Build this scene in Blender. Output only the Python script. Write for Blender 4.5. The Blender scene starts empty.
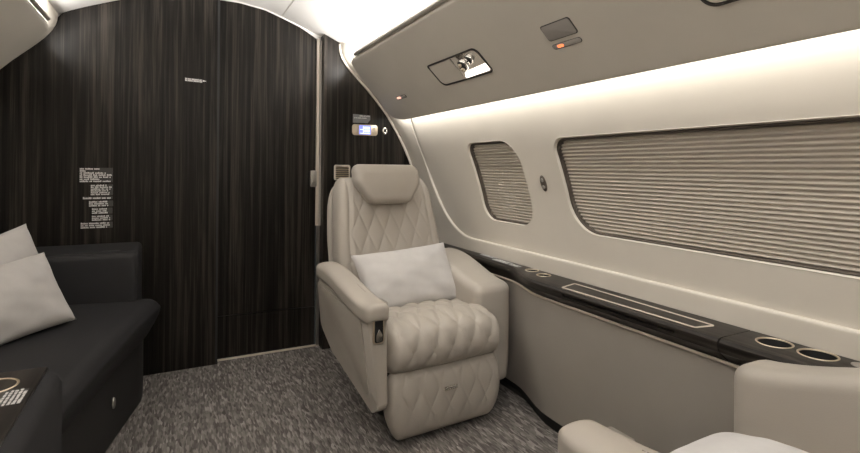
import bpy, bmesh, math, random
from mathutils import Vector, Matrix

random.seed(7)
SC = bpy.context.scene
COL = SC.collection
PI = math.pi

# ------------------------------------------------------------------ helpers
def link(o, parent=None):
    COL.objects.link(o)
    if parent is not None:
        o.parent = parent
    return o

def obj(name, bm, mat, parent=None, smooth=True, sharp=None):
    bmesh.ops.recalc_face_normals(bm, faces=bm.faces[:])
    me = bpy.data.meshes.new(name)
    bm.to_mesh(me); bm.free()
    me.materials.append(mat)
    for p in me.polygons:
        p.use_smooth = smooth
    if sharp is not None:
        me.set_sharp_from_angle(angle=math.radians(sharp))
    return link(bpy.data.objects.new(name, me), parent)

def tag(o, label, cat, group=None):
    o['label'] = label; o['category'] = cat
    if group: o['group'] = group
    return o

def struct(o, label=None, cat=None):
    o['kind'] = 'structure'
    if label: o['label'] = label
    if cat: o['category'] = cat
    return o

def empty(name, loc=(0, 0, 0), rz=0.0):
    o = bpy.data.objects.new(name, None)
    o.empty_display_size = 0.05
    o.location = loc; o.rotation_euler = (0, 0, rz)
    return link(o)

def frame_empty(name, origin, X, Y, Z):
    o = bpy.data.objects.new(name, None)
    o.empty_display_size = 0.05
    M = Matrix((X, Y, Z)).transposed().to_4x4()
    M.translation = Vector(origin)
    o.matrix_world = M
    return link(o)

def interp(x, xs, ys):
    if x <= xs[0]: return ys[0]
    for i in range(1, len(xs)):
        if x <= xs[i]:
            t = (x - xs[i-1]) / (xs[i] - xs[i-1])
            return ys[i-1] + t * (ys[i] - ys[i-1])
    return ys[-1]

def smooth(t):
    t = max(0.0, min(1.0, t)); return t*t*(3-2*t)

def rbox(size, r, segs, deform=None, center=(0, 0, 0), bm=None):
    """closed rounded box, surface gridded segs=(nx,ny,nz); deform(p, n)->p"""
    bm = bm or bmesh.new()
    h = [s/2 for s in size]
    if not hasattr(r, '__len__'): r = (r, r, r)
    r = [min(a, b*0.999) for a, b in zip(r, h)]
    def axis(hh, rr, n):
        # denser samples in the rounded ends
        k = max(2, min(n//3, 6))
        out = [-hh + rr*(1-math.cos(PI/2*i/k))*1.0 for i in range(k)]
        m = max(1, n-2*k)
        out += [-(hh-rr) + 2*(hh-rr)*i/m for i in range(m+1)]
        out += [-v for v in reversed(out[:k])]
        return out
    ax = [axis(h[i], r[i], segs[i]) for i in range(3)]
    n = [len(a)-1 for a in ax]
    cache = {}
    def vert(i, j, k):
        key = (i, j, k)
        if key in cache: return cache[key]
        p = [ax[0][i], ax[1][j], ax[2][k]]
        q = [max(-(h[a]-r[a]), min(h[a]-r[a], p[a])) for a in range(3)]
        d = Vector([(p[a]-q[a])/r[a] for a in range(3)])
        # cube shell -> even angles
        l = d.length
        nn = d/l if l > 1e-9 else Vector((0, 0, 0))
        pp = Vector([q[a]+r[a]*nn[a] for a in range(3)])
        if deform: pp = deform(pp, nn)
        v = bm.verts.new(pp + Vector(center)); cache[key] = v
        return v
    for a in range(3):
        b, c = (a+1) % 3, (a+2) % 3
        for side in (0, n[a]):
            for i in range(n[b]):
                for j in range(n[c]):
                    idx = []
                    for (di, dj) in ((0, 0), (1, 0), (1, 1), (0, 1)):
                        t = [0, 0, 0]; t[a] = side; t[b] = i+di; t[c] = j+dj
                        idx.append(vert(*t))
                    bm.faces.new(idx)
    return bm

def box(bm, x0, x1, y0, y1, z0, z1):
    v = [bm.verts.new((x, y, z)) for x in (x0, x1) for y in (y0, y1) for z in (z0, z1)]
    for f in ((0,1,3,2),(4,6,7,5),(0,4,5,1),(2,3,7,6),(0,2,6,4),(1,5,7,3)):
        bm.faces.new([v[i] for i in f])
    return bm

def prism(pts, fn, a, b, bevel=0.0, seg=3, bm=None):
    """extrude polygon pts (2d) between a and b; fn(u,v,w)->xyz"""
    bm = bm or bmesh.new()
    A = [bm.verts.new(fn(u, v, a)) for u, v in pts]
    B = [bm.verts.new(fn(u, v, b)) for u, v in pts]
    n = len(pts)
    fs = [bm.faces.new(A), bm.faces.new(B[::-1])]
    for i in range(n):
        fs.append(bm.faces.new((A[i], B[i], B[(i+1) % n], A[(i+1) % n])))
    if bevel > 0:
        ed = [e for e in fs[0].edges] + [e for e in fs[1].edges]
        bmesh.ops.bevel(bm, geom=ed, offset=bevel, segments=seg, profile=0.5, affect='EDGES')
    return bm

def rrect(u0, u1, v0, v1, r, n=10):
    """rounded rectangle outline, ccw; r = one radius or (lo-left, lo-right, up-right, up-left)"""
    if not hasattr(r, '__len__'): r = (r,)*4
    out = []
    for (cu, cv, rr, a0) in ((u0+r[0], v0+r[0], r[0], PI), (u1-r[1], v0+r[1], r[1], 1.5*PI),
                             (u1-r[2], v1-r[2], r[2], 0), (u0+r[3], v1-r[3], r[3], .5*PI)):
        for i in range(n+1):
            a = a0 + (PI/2)*i/n
            out.append((cu+rr*math.cos(a), cv+rr*math.sin(a)))
    return out

def fillet(pts, rad, n=6):
    """round every corner of polygon; rad = list or number"""
    out = []
    m = len(pts)
    for i in range(m):
        p0, p1, p2 = Vector(pts[i-1]), Vector(pts[i]), Vector(pts[(i+1) % m])
        r = rad[i] if hasattr(rad, '__len__') else rad
        if r <= 0: out.append(tuple(p1)); continue
        a = (p0-p1).normalized(); b = (p2-p1).normalized()
        ang = a.angle(b)
        t = min(r/math.tan(ang/2), (p0-p1).length*.48, (p2-p1).length*.48)
        A, B = p1+a*t, p1+b*t
        for k in range(n+1):
            s = k/n
            q = A*(1-s)**2 + p1*2*s*(1-s) + B*s*s
            out.append((q.x, q.y))
    return out

def sheet(P, nu, nv, bm=None):
    bm = bm or bmesh.new()
    g = [[bm.verts.new(P(i/nu, j/nv)) for j in range(nv+1)] for i in range(nu+1)]
    for i in range(nu):
        for j in range(nv):
            bm.faces.new((g[i][j], g[i+1][j], g[i+1][j+1], g[i][j+1]))
    return bm

def ring(bm, loops, closed=True):
    """quads between successive loops of equal length"""
    L = [[bm.verts.new(p) for p in lp] for lp in loops]
    n = len(L[0])
    for a, b in zip(L, L[1:]):
        for i in range(n if closed else n-1):
            bm.faces.new((a[i], a[(i+1) % n], b[(i+1) % n], b[i]))
    return L

def lathe(bm, prof, fn, n=32, cap0=False, cap1=False):
    """profile [(r,h)] revolved; fn(x,y,h)->xyz"""
    L = ring(bm, [[fn(r*math.cos(2*PI*i/n), r*math.sin(2*PI*i/n), h) for i in range(n)] for r, h in prof])
    if cap0: bm.faces.new(L[0])
    if cap1: bm.faces.new(L[-1])
    return bm

def tube(bm, pts, r, n=8, closed=False):
    loops = []
    m = len(pts)
    for i, p in enumerate(pts):
        p = Vector(p)
        a = Vector(pts[(i-1) % m] if (closed or i > 0) else pts[i])
        b = Vector(pts[(i+1) % m] if (closed or i < m-1) else pts[i])
        t = (b-a).normalized()
        up = Vector((0, 0, 1)) if abs(t.z) < .9 else Vector((1, 0, 0))
        s = t.cross(up).normalized(); w = s.cross(t)
        loops.append([p + s*r*math.cos(2*PI*k/n) + w*r*math.sin(2*PI*k/n) for k in range(n)])
    if closed: loops.append(loops[0])
    L = ring(bm, loops)
    if not closed:
        bm.faces.new(L[0][::-1]); bm.faces.new(L[-1])
    else:
        bmesh.ops.remove_doubles(bm, verts=bm.verts[:], dist=1e-6)
    return bm

def lettering(rows, x0, y_top, pitch, h, parent, mat, fn, thick=.0006, name='lettering', seed=1, cw=None):
    """rows of tiny printed strokes; rows = list of (start,width); fn(u,v,w)"""
    rnd = random.Random(seed)
    bm = bmesh.new()
    cw = cw or h*.55
    for k, (s, w) in enumerate(rows):
        y = y_top - k*pitch
        u = x0+s
        while u < x0+s+w:
            n = rnd.randint(2, 7)
            for _ in range(n):
                c = cw*rnd.uniform(.7, 1.0); hh = h*rnd.choice((.7, .7, 1.0, .85))
                if u+c > x0+s+w: break
                vs = [bm.verts.new(fn(a, b, cc)) for cc in (0, thick) for a, b in ((u, y-h), (u+c, y-h), (u+c, y-h+hh), (u, y-h+hh))]
                for f in ((0,1,2,3),(7,6,5,4),(0,4,5,1),(1,5,6,2),(2,6,7,3),(3,7,4,0)):
                    bm.faces.new([vs[i] for i in f])
                u += c + cw*.22
            u += cw*.8
    return obj(name, bm, mat, parent, smooth=False)

# ------------------------------------------------------------------ materials
def new_mat(name, color, rough=.5, metal=0.0, spec=.5):
    m = bpy.data.materials.new(name); m.use_nodes = True
    b = m.node_tree.nodes['Principled BSDF']
    b.inputs['Base Color'].default_value = (*color, 1)
    b.inputs['Roughness'].default_value = rough
    b.inputs['Metallic'].default_value = metal
    b.inputs['Specular IOR Level'].default_value = spec
    return m

def nd(m, t, **kw):
    n = m.node_tree.nodes.new(t)
    for k, v in kw.items(): setattr(n, k, v)
    return n

def lk(m, a, b): m.node_tree.links.new(a, b)

def coords(m, scale=(1, 1, 1), rot=(0, 0, 0), kind='Object'):
    tc = nd(m, 'ShaderNodeTexCoord'); mp = nd(m, 'ShaderNodeMapping')
    mp.inputs['Scale'].default_value = scale; mp.inputs['Rotation'].default_value = rot
    lk(m, tc.outputs[kind], mp.inputs['Vector'])
    return mp.outputs['Vector']

def add_bump(m, height, strength, dist):
    b = nd(m, 'ShaderNodeBump')
    b.inputs['Strength'].default_value = strength; b.inputs['Distance'].default_value = dist
    lk(m, height, b.inputs['Height'])
    lk(m, b.outputs['Normal'], m.node_tree.nodes['Principled BSDF'].inputs['Normal'])

def ramp(m, fac, stops):
    r = nd(m, 'ShaderNodeValToRGB')
    el = r.color_ramp.elements
    while len(el) > 1: el.remove(el[-1])
    el[0].position = stops[0][0]; el[0].color = (*stops[0][1], 1)
    for p, c in stops[1:]:
        e = el.new(p); e.color = (*c, 1)
    lk(m, fac, r.inputs['Fac'])
    return r.outputs['Color']

def noise(m, vec, scale, detail=3, rough=.5):
    n = nd(m, 'ShaderNodeTexNoise')
    n.inputs['Scale'].default_value = scale; n.inputs['Detail'].default_value = detail; n.inputs['Roughness'].default_value = rough
    lk(m, vec, n.inputs['Vector'])
    return n.outputs['Fac']

def leather(name, color, rough=.48, var=.04, bump=.12):
    m = new_mat(name, color, rough, spec=.35)
    b = m.node_tree.nodes['Principled BSDF']
    v = coords(m)
    f = noise(m, v, 9, 3)
    c0 = tuple(c*(1-var) for c in color); c1 = tuple(c*(1+var) for c in color)
    lk(m, ramp(m, f, [(.3, c0), (.7, c1)]), b.inputs['Base Color'])
    vo = nd(m, 'ShaderNodeTexVoronoi'); vo.inputs['Scale'].default_value = 420
    lk(m, v, vo.inputs['Vector'])
    add_bump(m, vo.outputs['Distance'], bump, .0015)
    return m

def fabric(name, color, scale=900, bump=.2, rough=.9):
    m = new_mat(name, color, rough, spec=.15)
    b = m.node_tree.nodes['Principled BSDF']
    v = coords(m)
    f = noise(m, v, 14, 4)
    lk(m, ramp(m, f, [(.3, tuple(c*.93 for c in color)), (.7, tuple(c*1.05 for c in color))]), b.inputs['Base Color'])
    g = noise(m, v, scale*.35, 2)
    add_bump(m, g, bump, .001)
    b.inputs['Sheen Weight'].default_value = .15
    return m

def wood(name, axis='z', dark=(.0035, .0028, .0022), mid=(.0105, .0088, .0073), light=(.034, .0285, .0235), rough=.40):
    m = new_mat(name, mid, rough, spec=.14)
    b = m.node_tree.nodes['Principled BSDF']
    sc = {'z': (1, 1, .020), 'y': (1, .02, 1)}[axis]
    v = coords(m, sc)
    # slow wander of the grain
    w = nd(m, 'ShaderNodeTexNoise'); w.inputs['Scale'].default_value = 7; w.inputs['Detail'].default_value = 2
    lk(m, v, w.inputs['Vector'])
    mx = nd(m, 'ShaderNodeMixRGB'); mx.blend_type = 'ADD'; mx.inputs['Fac'].default_value = .05
    lk(m, v, mx.inputs['Color1']); lk(m, w.outputs['Color'], mx.inputs['Color2'])
    f1 = noise(m, mx.outputs['Color'], 60, 4, .6)
    f2 = noise(m, mx.outputs['Color'], 260, 3, .6)
    f3 = noise(m, v, 9, 1)
    ad = nd(m, 'ShaderNodeMath', operation='MULTIPLY_ADD'); ad.inputs[1].default_value = .30
    lk(m, f2, ad.inputs[0]); lk(m, f1, ad.inputs[2])
    ad2 = nd(m, 'ShaderNodeMath', operation='MULTIPLY_ADD'); ad2.inputs[1].default_value = .35
    lk(m, f3, ad2.inputs[0]); lk(m, ad.outputs[0], ad2.inputs[2])
    lk(m, ramp(m, ad2.outputs[0], [(.62, dark), (.80, mid), (.97, light)]), b.inputs['Base Color'])
    return m

def emit(name, color, strength):
    m = bpy.data.materials.new(name); m.use_nodes = True
    nt = m.node_tree; nt.nodes.clear()
    e = nt.nodes.new('ShaderNodeEmission'); o = nt.nodes.new('ShaderNodeOutputMaterial')
    e.inputs['Color'].default_value = (*color, 1); e.inputs['Strength'].default_value = strength
    nt.links.new(e.outputs[0], o.inputs['Surface'])
    return m

def carpet_mat():
    m = new_mat('carpet_loops', (.12, .11, .10), .95, spec=.1)
    b = m.node_tree.nodes['Principled BSDF']
    v = coords(m, (1, .20, 1))
    vo = nd(m, 'ShaderNodeTexVoronoi'); vo.inputs['Scale'].default_value = 165; vo.inputs['Randomness'].default_value = .85
    lk(m, v, vo.inputs['Vector'])
    sep = nd(m, 'ShaderNodeSeparateColor'); lk(m, vo.outputs['Color'], sep.inputs['Color'])
    big = noise(m, coords(m, (1, .4, 1)), 45, 2)
    ad = nd(m, 'ShaderNodeMath', operation='MULTIPLY_ADD'); ad.inputs[1].default_value = .6
    lk(m, big, ad.inputs[0]); lk(m, sep.outputs['Red'], ad.inputs[2])
    sc = nd(m, 'ShaderNodeMath', operation='MULTIPLY'); sc.inputs[1].default_value = .6
    lk(m, ad.outputs[0], sc.inputs[0])
    c = ramp(m, sc.outputs[0], [(.15, (.085, .077, .071)), (.42, (.145, .133, .124)), (.66, (.215, .198, .185)), (.88, (.38, .355, .335))])
    lk(m, c, b.inputs['Base Color'])
    inv = nd(m, 'ShaderNodeMath', operation='SUBTRACT'); inv.inputs[0].default_value = 1
    lk(m, vo.outputs['Distance'], inv.inputs[1])
    add_bump(m, inv.outputs[0], .6, .005)
    return m

def glass_mat():
    m = bpy.data.materials.new('clear_pane'); m.use_nodes = True
    nt = m.node_tree; nt.nodes.clear()
    o = nt.nodes.new('ShaderNodeOutputMaterial'); mix = nt.nodes.new('ShaderNodeMixShader')
    t = nt.nodes.new('ShaderNodeBsdfTransparent'); g = nt.nodes.new('ShaderNodeBsdfGlossy'); lw = nt.nodes.new('ShaderNodeLayerWeight'); fr = nt.nodes.new('ShaderNodeMapRange')
    g.inputs['Roughness'].default_value = .03; lw.inputs['Blend'].default_value = .5; fr.inputs['From Min'].default_value = .3; fr.inputs['To Min'].default_value = .010; fr.inputs['To Max'].default_value = .075; nt.links.new(lw.outputs['Facing'], fr.inputs['Value'])
    t.inputs['Color'].default_value = (.99, .99, .99, 1)
    nt.links.new(fr.outputs[0], mix.inputs[0]); nt.links.new(t.outputs[0], mix.inputs[1]); nt.links.new(g.outputs[0], mix.inputs[2])
    nt.links.new(mix.outputs[0], o.inputs['Surface'])
    return m

M = {}
M['panel'] = leather('cream_panel', (.62, .578, .512), .55, .015, .05)
M['valance'] = leather('valance_panel', (.66, .62, .555), .55, .015, .05)
M['rail'] = new_mat('grey_rail', (.36, .335, .30), .5)
M['ceiling'] = new_mat('white_ceiling', (.74, .72, .69), .5)
M['seat'] = leather('cream_leather', (.385, .352, .310), .40, .03, .08)
M['seat2'] = leather('cream_leather_plain', (.39, .357, .315), .42, .02, .08)
M['stitch'] = new_mat('stitch_thread', (.22, .19, .16), .8)
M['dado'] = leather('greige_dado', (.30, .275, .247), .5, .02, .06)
M['wood'] = wood('ebony_veneer', 'z')
M['ledgewood'] = wood('ebony_ledge', 'y', (.010, .0085, .0075), (.020, .017, .0145), (.042, .036, .031), .33)
M['gold'] = new_mat('champagne_metal', (.66, .57, .45), .35, .9)
M['goldmatt'] = new_mat('beige_trim', (.62, .55, .47), .45, .1)
M['chrome'] = new_mat('bright_chrome', (.85, .83, .80), .16, 1.0)
M['steel'] = new_mat('grey_steel', (.42, .40, .37), .35, .8)
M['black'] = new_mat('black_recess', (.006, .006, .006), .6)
M['darkgap'] = new_mat('dark_gasket', (.07, .055, .042), .6)
M['darkplastic'] = new_mat('dark_plastic', (.03, .028, .026), .4)
M['sofa'] = leather('charcoal_leather', (.0108, .0104, .0116), .72, .08, .08)
M['sofabase'] = new_mat('charcoal_base', (.010, .0095, .010), .6)
M['pillow'] = fabric('pale_grey_linen', (.50, .485, .475))
M['pillow3'] = fabric('warm_grey_linen', (.41, .395, .38))
M['pillow2'] = fabric('white_linen', (.66, .65, .655))
M['shade'] = new_mat('pleated_shade', (.52, .475, .415), .8, spec=.2)
M['carpet'] = carpet_mat()
M['glass'] = glass_mat()
M['print'] = new_mat('white_print', (.62, .61, .60), .6)
M['plate'] = new_mat('dark_plate', (.038, .036, .034), .5)
M['greyplate'] = new_mat('grey_plate', (.16, .165, .17), .4)
M['speaker'] = new_mat('grey_cover', (.33, .31, .29), .6)

# ------------------------------------------------------------------ cabin profile
CXM = 0.19                       # centre plane of the cabin
Y0, Y1 = -2.2, 2.66
WZ = [0.0, .5, .6, .64, .735, .80, .874, .92, .966, 1.01, 1.056, 1.117, 1.19, 1.257, 1.371, 1.46, 1.51, 1.555, 1.62]
WX = [1.29, 1.29, 1.288, 1.285, 1.270, 1.256, 1.235, 1.219, 1.202, 1.184, 1.163, 1.130, 1.085, 1.039, .939, .848, .807, .786, .782]
WM = []
for i in range(len(WZ)):
    a_, b_ = max(0, i-1), min(len(WZ)-1, i+1)
    WM.append((WX[b_]-WX[a_])/(WZ[b_]-WZ[a_]))
def W(z):                          # smooth curve through the measured profile
    if z <= WZ[0]: return WX[0]
    for i in range(1, len(WZ)):
        if z <= WZ[i]:
            h = WZ[i]-WZ[i-1]; t = (z-WZ[i-1])/h
            return ((2*t**3-3*t*t+1)*WX[i-1] + (t**3-2*t*t+t)*h*WM[i-1] + (-2*t**3+3*t*t)*WX[i] + (t**3-t*t)*h*WM[i])
    return WX[-1]
def Wp(z):                        # window panel, stays outboard of the light valance
    return W(z)+.012 + .95*min(max(0, z-1.02), .33)**2
def Wf(y, z):                      # lower panel / frame, flaring in to the bulkhead profile
    e = .95*min(max(0, z-1.02), .33)**2
    return W(z) + e*(1-smooth((y-2.40)/.16))
CH = [0, .1, .22, .31, .40, .47, .52, .59, .66]
CZ = [1.768, 1.766, 1.749, 1.720, 1.687, 1.659, 1.639, 1.608, 1.572]
def ceil_z(x): return interp(abs(x-CXM), CH, CZ)
def mir(x): return .346 - x

# floor
bm = bmesh.new(); box(bm, -1.05, 1.40, Y0, Y1, -.04, 0)
struct(obj('floor', bm, M['carpet'], smooth=False), 'grey striped loop carpet over the cabin floor', 'floor')

# ceiling with a fine seam each side
def ceil_pts():
    xs = []
    n = 60
    for i in range(n+1):
        xs.append(-.66 + 1.32*i/n)
    for s in (-.302, .302):
        xs += [s-.0035, s-.003, s+.003, s+.0035]
    return sorted(xs)
bm = bmesh.new()
xs = ceil_pts()
lo, up = [], []
for h in xs:
    z = interp(abs(h), CH, CZ)
    if abs(abs(h)-.302) < .0032: z += .006
    lo.append((CXM+h, z))
for (x, z) in reversed(lo): up.append((x, z+.03))
prism(lo+up, lambda u, v, w: (u, w, v), Y0, Y1, bm=bm)
struct(obj('ceiling', bm, M['ceiling'], sharp=35), 'smooth white arched cabin ceiling', 'ceiling')

# coves above the valances: trough back
for side in (1, -1):
    bm = bmesh.new()
    prof = [(.84, 1.606), (.90, 1.592), (.945, 1.555), (.958, 1.50), (.94, 1.42), (.925, 1.42), (.942, 1.50), (.930, 1.545), (.892, 1.576), (.842, 1.588)]
    prism([((x if side > 0 else mir(x)), z) for x, z in prof], lambda u, v, w: (u, w, v), Y0, 2.575, bm=bm)
    o = obj('trim_5' if side > 0 else 'trim_6', bm, M['ceiling'], sharp=40)
    struct(o, 'white light cove along the ceiling edge', 'cove')

# ------------------------------------------------------------------ right side wall with windows
def wp_xyz(y, z, off=0): return (Wp(z)+off, y, z)
bm = bmesh.new()
win1 = dict(out=rrect(1.578, 1.940, .716, 1.063, (.085, .085, .05, .10), 14))
win2 = dict(out=rrect(-.20, 1.368, .724, 1.058, (.10, .12, .055, .06), 14))
def rect_pts(out, y0, y1, z0, z1):
    """for each outline point the matching point on the rectangle's border"""
    cy, cz = (min(p[0] for p in out)+max(p[0] for p in out))/2, (min(p[1] for p in out)+max(p[1] for p in out))/2
    hy, hz = (max(p[0] for p in out)-min(p[0] for p in out))/2, (max(p[1] for p in out)-min(p[1] for p in out))/2
    res = []
    for (y, z) in out:
        a, b = (y-cy)/hy, (z-cz)/hz
        k = max(abs(a), abs(b)); a, b = a/k, b/k
        yy = cy + (a*(y1-cy) if a > 0 else a*(cy-y0)); zz = cz + (b*(z1-cz) if b > 0 else b*(cz-z0))
        res.append((yy, zz))
    return res
def resample(out, step=.012):
    res = []
    n = len(out)
    for i in range(n):
        a, b = Vector(out[i]), Vector(out[(i+1) % n])
        k = max(1, int((b-a).length/step))
        for j in range(k):
            q = a + (b-a)*j/k
            res.append((q.x, q.y))
    return res
for w, rc in ((win1, (1.50, 1.98, .60, 1.13)), (win2, (-.30, 1.43, .60, 1.13))):
    o = resample(w['out']); w['out'] = o
    rp = rect_pts(o, *rc)
    loops = []
    for k in range(9):
        t = k/8
        loops.append([wp_xyz(a[0]*(1-t)+b[0]*t, a[1]*(1-t)+b[1]*t) for a, b in zip(o, rp)])
    ring(bm, loops)
for (a, b) in ((Y0, -.298), (1.428, 1.502), (1.978, 2.44)):
    sheet(lambda u, v: wp_xyz(a+(b-a)*u, .60+.532*v), max(2, int((b-a)/.05)), 46, bm)
sheet(lambda u, v: wp_xyz(Y0+(2.44-Y0)*u, 1.126+.214*v), 60, 16, bm)
bmesh.ops.remove_doubles(bm, verts=bm.verts[:], dist=1e-5)
wall = obj('wall_right', bm, M['panel'])
nrm = []
for v in wall.data.vertices:
    z = v.co.z; sl = (Wp(z+.004)-Wp(z-.004))/.008
    nrm.append(Vector((-1, 0, sl)).normalized())
sgn = sum(p.normal.x*p.area for p in wall.data.polygons)
if sgn > 0: wall.data.flip_normals()
wall.data.normals_split_custom_set_from_vertices(nrm)
struct(wall, 'cream curved side wall panel around the windows', 'wall')

def window(name, w, npl, label, ylim):
    o = w['out']
    cy, cz = (min(p[0] for p in o)+max(p[0] for p in o))/2, (min(p[1] for p in o)+max(p[1] for p in o))/2
    n = len(o)
    # inward normals of outline
    nor = []
    for i in range(n):
        t = (Vector(o[(i+1) % n])-Vector(o[i-1])).normalized()
        nor.append(Vector((-t.y, t.x)))
    root = empty(name, (Wp(cz), cy, cz)); struct(root, label, 'window')
    inv = Vector((-Wp(cz), -cy, -cz))
    def L(inset, off): return [Vector(wp_xyz(p[0]+q.x*inset, p[1]+q.y*inset, off))+inv for p, q in zip(o, nor)]
    bm = bmesh.new(); ring(bm, [L(-.0022, .0002), L(-.0012, -.0010), L(.0, -.0006), L(.0010, .0016), L(.0022, .010), L(.0032, .022)])
    obj('window_frame', bm, M['panel'], root)
    bm = bmesh.new(); ring(bm, [L(.0028, .012), L(.0036, .010), L(.0070, .011), L(.009, .018), L(.009, .036)])
    obj('window_seal', bm, M['darkgap'], root)
    # pleated shade
    y0, y1, z0, z1 = min(p[0] for p in o)-.004, max(p[0] for p in o)+.004, min(p[1] for p in o)-.006, max(p[1] for p in o)+.006
    y0 = max(y0, ylim)
    bm = bmesh.new()
    rows = []
    ns = 6
    for k in range(npl*ns+1):
        t = k/(npl*ns); z = z0+(z1-z0)*t
        ph = (k % ns)/ns
        saw = 1-abs(2*ph-1)
        rows.append((z, Wp(z)+.031-.0075*smooth(saw)))
    g = [[bm.verts.new(Vector((x, y0+(y1-y0)*j/10, z))+inv) for j in range(11)] for z, x in rows]
    for a, b in zip(g, g[1:]):
        for j in range(10): bm.faces.new((a[j], a[j+1], b[j+1], b[j]))
    obj('pleated_shade', bm, M['shade'], root)
    # clear dust pane, a few millimetres thick
    bm = bmesh.new()
    for off in (.0135, .0155):
        sheet(lambda u, v: Vector((Wp(z0+(z1-z0)*v)+off, y0+(y1-y0)*u, z0+(z1-z0)*v))+inv, 2, 24, bm)
    obj('clear_pane', bm, M['glass'], root)
    return root
window('window_1', win1, 29, 'small rounded cabin window with a closed beige pleated shade', -9)
window('window_2', win2, 28, 'long wide cabin window with a closed beige pleated shade', -9)

# lower panel and bulkhead frame strip, proud of the window panel, with a curved upper edge
bm = bmesh.new()
R_ = .33
path, outer = [], []
for i in range(61):
    y = Y0 + (2.06-Y0)*i/60; path.append((y, .612)); outer.append((y, .50))
for i in range(1, 31):
    a = -PI/2 + PI/2*i/30
    path.append((2.06+R_*math.cos(a), .942+R_*math.sin(a)))
    t = i/30
    outer.append((2.06+.52*min(1, 2*t), .50) if t <= .5 else (2.58, .50+.442*(2*t-1)))
for i in range(1, 41):
    z = .942+(1.612-.942)*i/40
    path.append((2.39, z)); outer.append((2.58, z))
pn = []
for i in range(len(path)):
    a, b = Vector(path[max(0, i-1)]), Vector(path[min(len(path)-1, i+1)])
    t = (b-a).normalized(); pn.append(Vector((t.y, -t.x)))   # away from the window panel
loops = []
for (ins, off) in ((-.001, .020), (.0, .008), (.0015, .003), (.004, .0006), (.008, 0)):
    loops.append([(Wf(p[0]+q.x*ins, p[1]+q.y*ins)+off*(1-.80*smooth((p[1]-.78)/.25)) , p[0]+q.x*ins, p[1]+q.y*ins) for p, q in zip(path, pn)])
for k in range(1, 19):
    t = k/18
    row = []
    for p, q, r in zip(path, pn, outer):
        a = Vector(p)+q*.008; c = a.lerp(Vector(r), t)
        row.append((Wf(c.x, c.y), c.x, c.y))
    loops.append(row)
ring(bm, loops, closed=False)
o = obj('trim_7', bm, M['panel'])
struct(o, 'cream lower wall panel with a raised curved edge sweeping up beside the bulkhead', 'wall panel')

# edge bead along the bulkhead veneer
bm = bmesh.new()
zz = [.50+.02*i for i in range(57)]
pts = [(W(z)-.004, 2.563, z) for z in zz if z <= 1.60]
tube(bm, pts, .007, 8)
struct(obj('trim_8', bm, M['panel']), 'cream edge bead following the curved end of the bulkhead', 'trim')

# ------------------------------------------------------------------ left side wall (mirror, plain)
bm = sheet(lambda u, v: (mir(Wp(.0+1.34*v)), Y0+(2.60-Y0)*u, 1.34*v), 40, 60)
struct(obj('wall_left', bm, M['panel']), 'cream curved side wall behind the sofa', 'wall')
bm = bmesh.new()
g = []
zs = [1.0+.02*i for i in range(32)]
ring(bm, [[(mir(W(z)), 2.605, z) for z in zs], [(mir(W(z)), 2.39, z) for z in zs], [(mir(W(z)+.02), 2.385, z) for z in zs]], closed=False)
struct(obj('trim_9', bm, M['panel']), 'cream frame strip between left valance and bulkhead', 'trim')

# rear end of the cabin, behind the viewer
bm = bmesh.new(); box(bm, -1.05, 1.40, Y0-.04, Y0, 0, 1.82)
struct(obj('wall_back', bm, M['panel'], smooth=False), 'cream rear partition of the cabin', 'wall')
bm = bmesh.new(); box(bm, 1.294, 1.33, Y0, 2.57, 0, .545)
struct(obj('trim_10', bm, M['darkplastic'], smooth=False), 'dark lower side lining behind the ledge', 'trim')

# ------------------------------------------------------------------ valances
VL = Vector((1.05, 0, 1.19)); VU = Vector((.745, 0, 1.475))
VD = (VU-VL).normalized(); VLEN = (VU-VL).length
VN = Vector((-VD.z, 0, VD.x))           # towards the cabin
def make_valance(side, n1, n2, lab):
    yc0, yc1 = Y0, 2.305
    def P(y, s, t):
        p = VL + VD*s + VN*t
        x = p.x if side > 0 else mir(p.x)
        return Vector((x, y, p.z))
    slen = VLEN-.012
    def df(p, n):
        sv = slen/2 + p.y
        ye = interp(sv, [0, .012, .03, .06, .105, .167, .236, .348, .39, .406], [2.32, 2.375, 2.425, 2.452, 2.447, 2.420, 2.397, 2.372, 2.345, 2.30])
        y = yc0 + (p.x/(yc1-yc0)+.5)*(ye-yc0)
        return P(y, sv, p.z-.016)
    bm = rbox((yc1-yc0, slen, .032), (.02, .014, .012), (60, 60, 6), df)
    struct(obj(n1, bm, M['valance']), lab, 'valance')
    def df2(p, n):
        y = (yc0+2.245)/2 + p.x
        return P(y, VLEN-.002+p.y, p.z-.015)
    bm = rbox((2.245-yc0, .014, .03), (.01, .004, .004), (40, 6, 6), df2)
    struct(obj(n2, bm, M['rail']), 'grey rail along the top edge of the ' + ('right' if side > 0 else 'left') + ' valance', 'trim')
make_valance(1, 'trim_1', 'trim_2', 'cream sloped overhead valance above the windows')
make_valance(-1, 'trim_3', 'trim_4', 'cream sloped overhead valance at the upper left')

# ------------------------------------------------------------------ bulkhead and door
def right_edge(z0, z1, n=40): return [(W(z0+(z1-z0)*i/n), z0+(z1-z0)*i/n) for i in range(n+1)]
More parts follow.
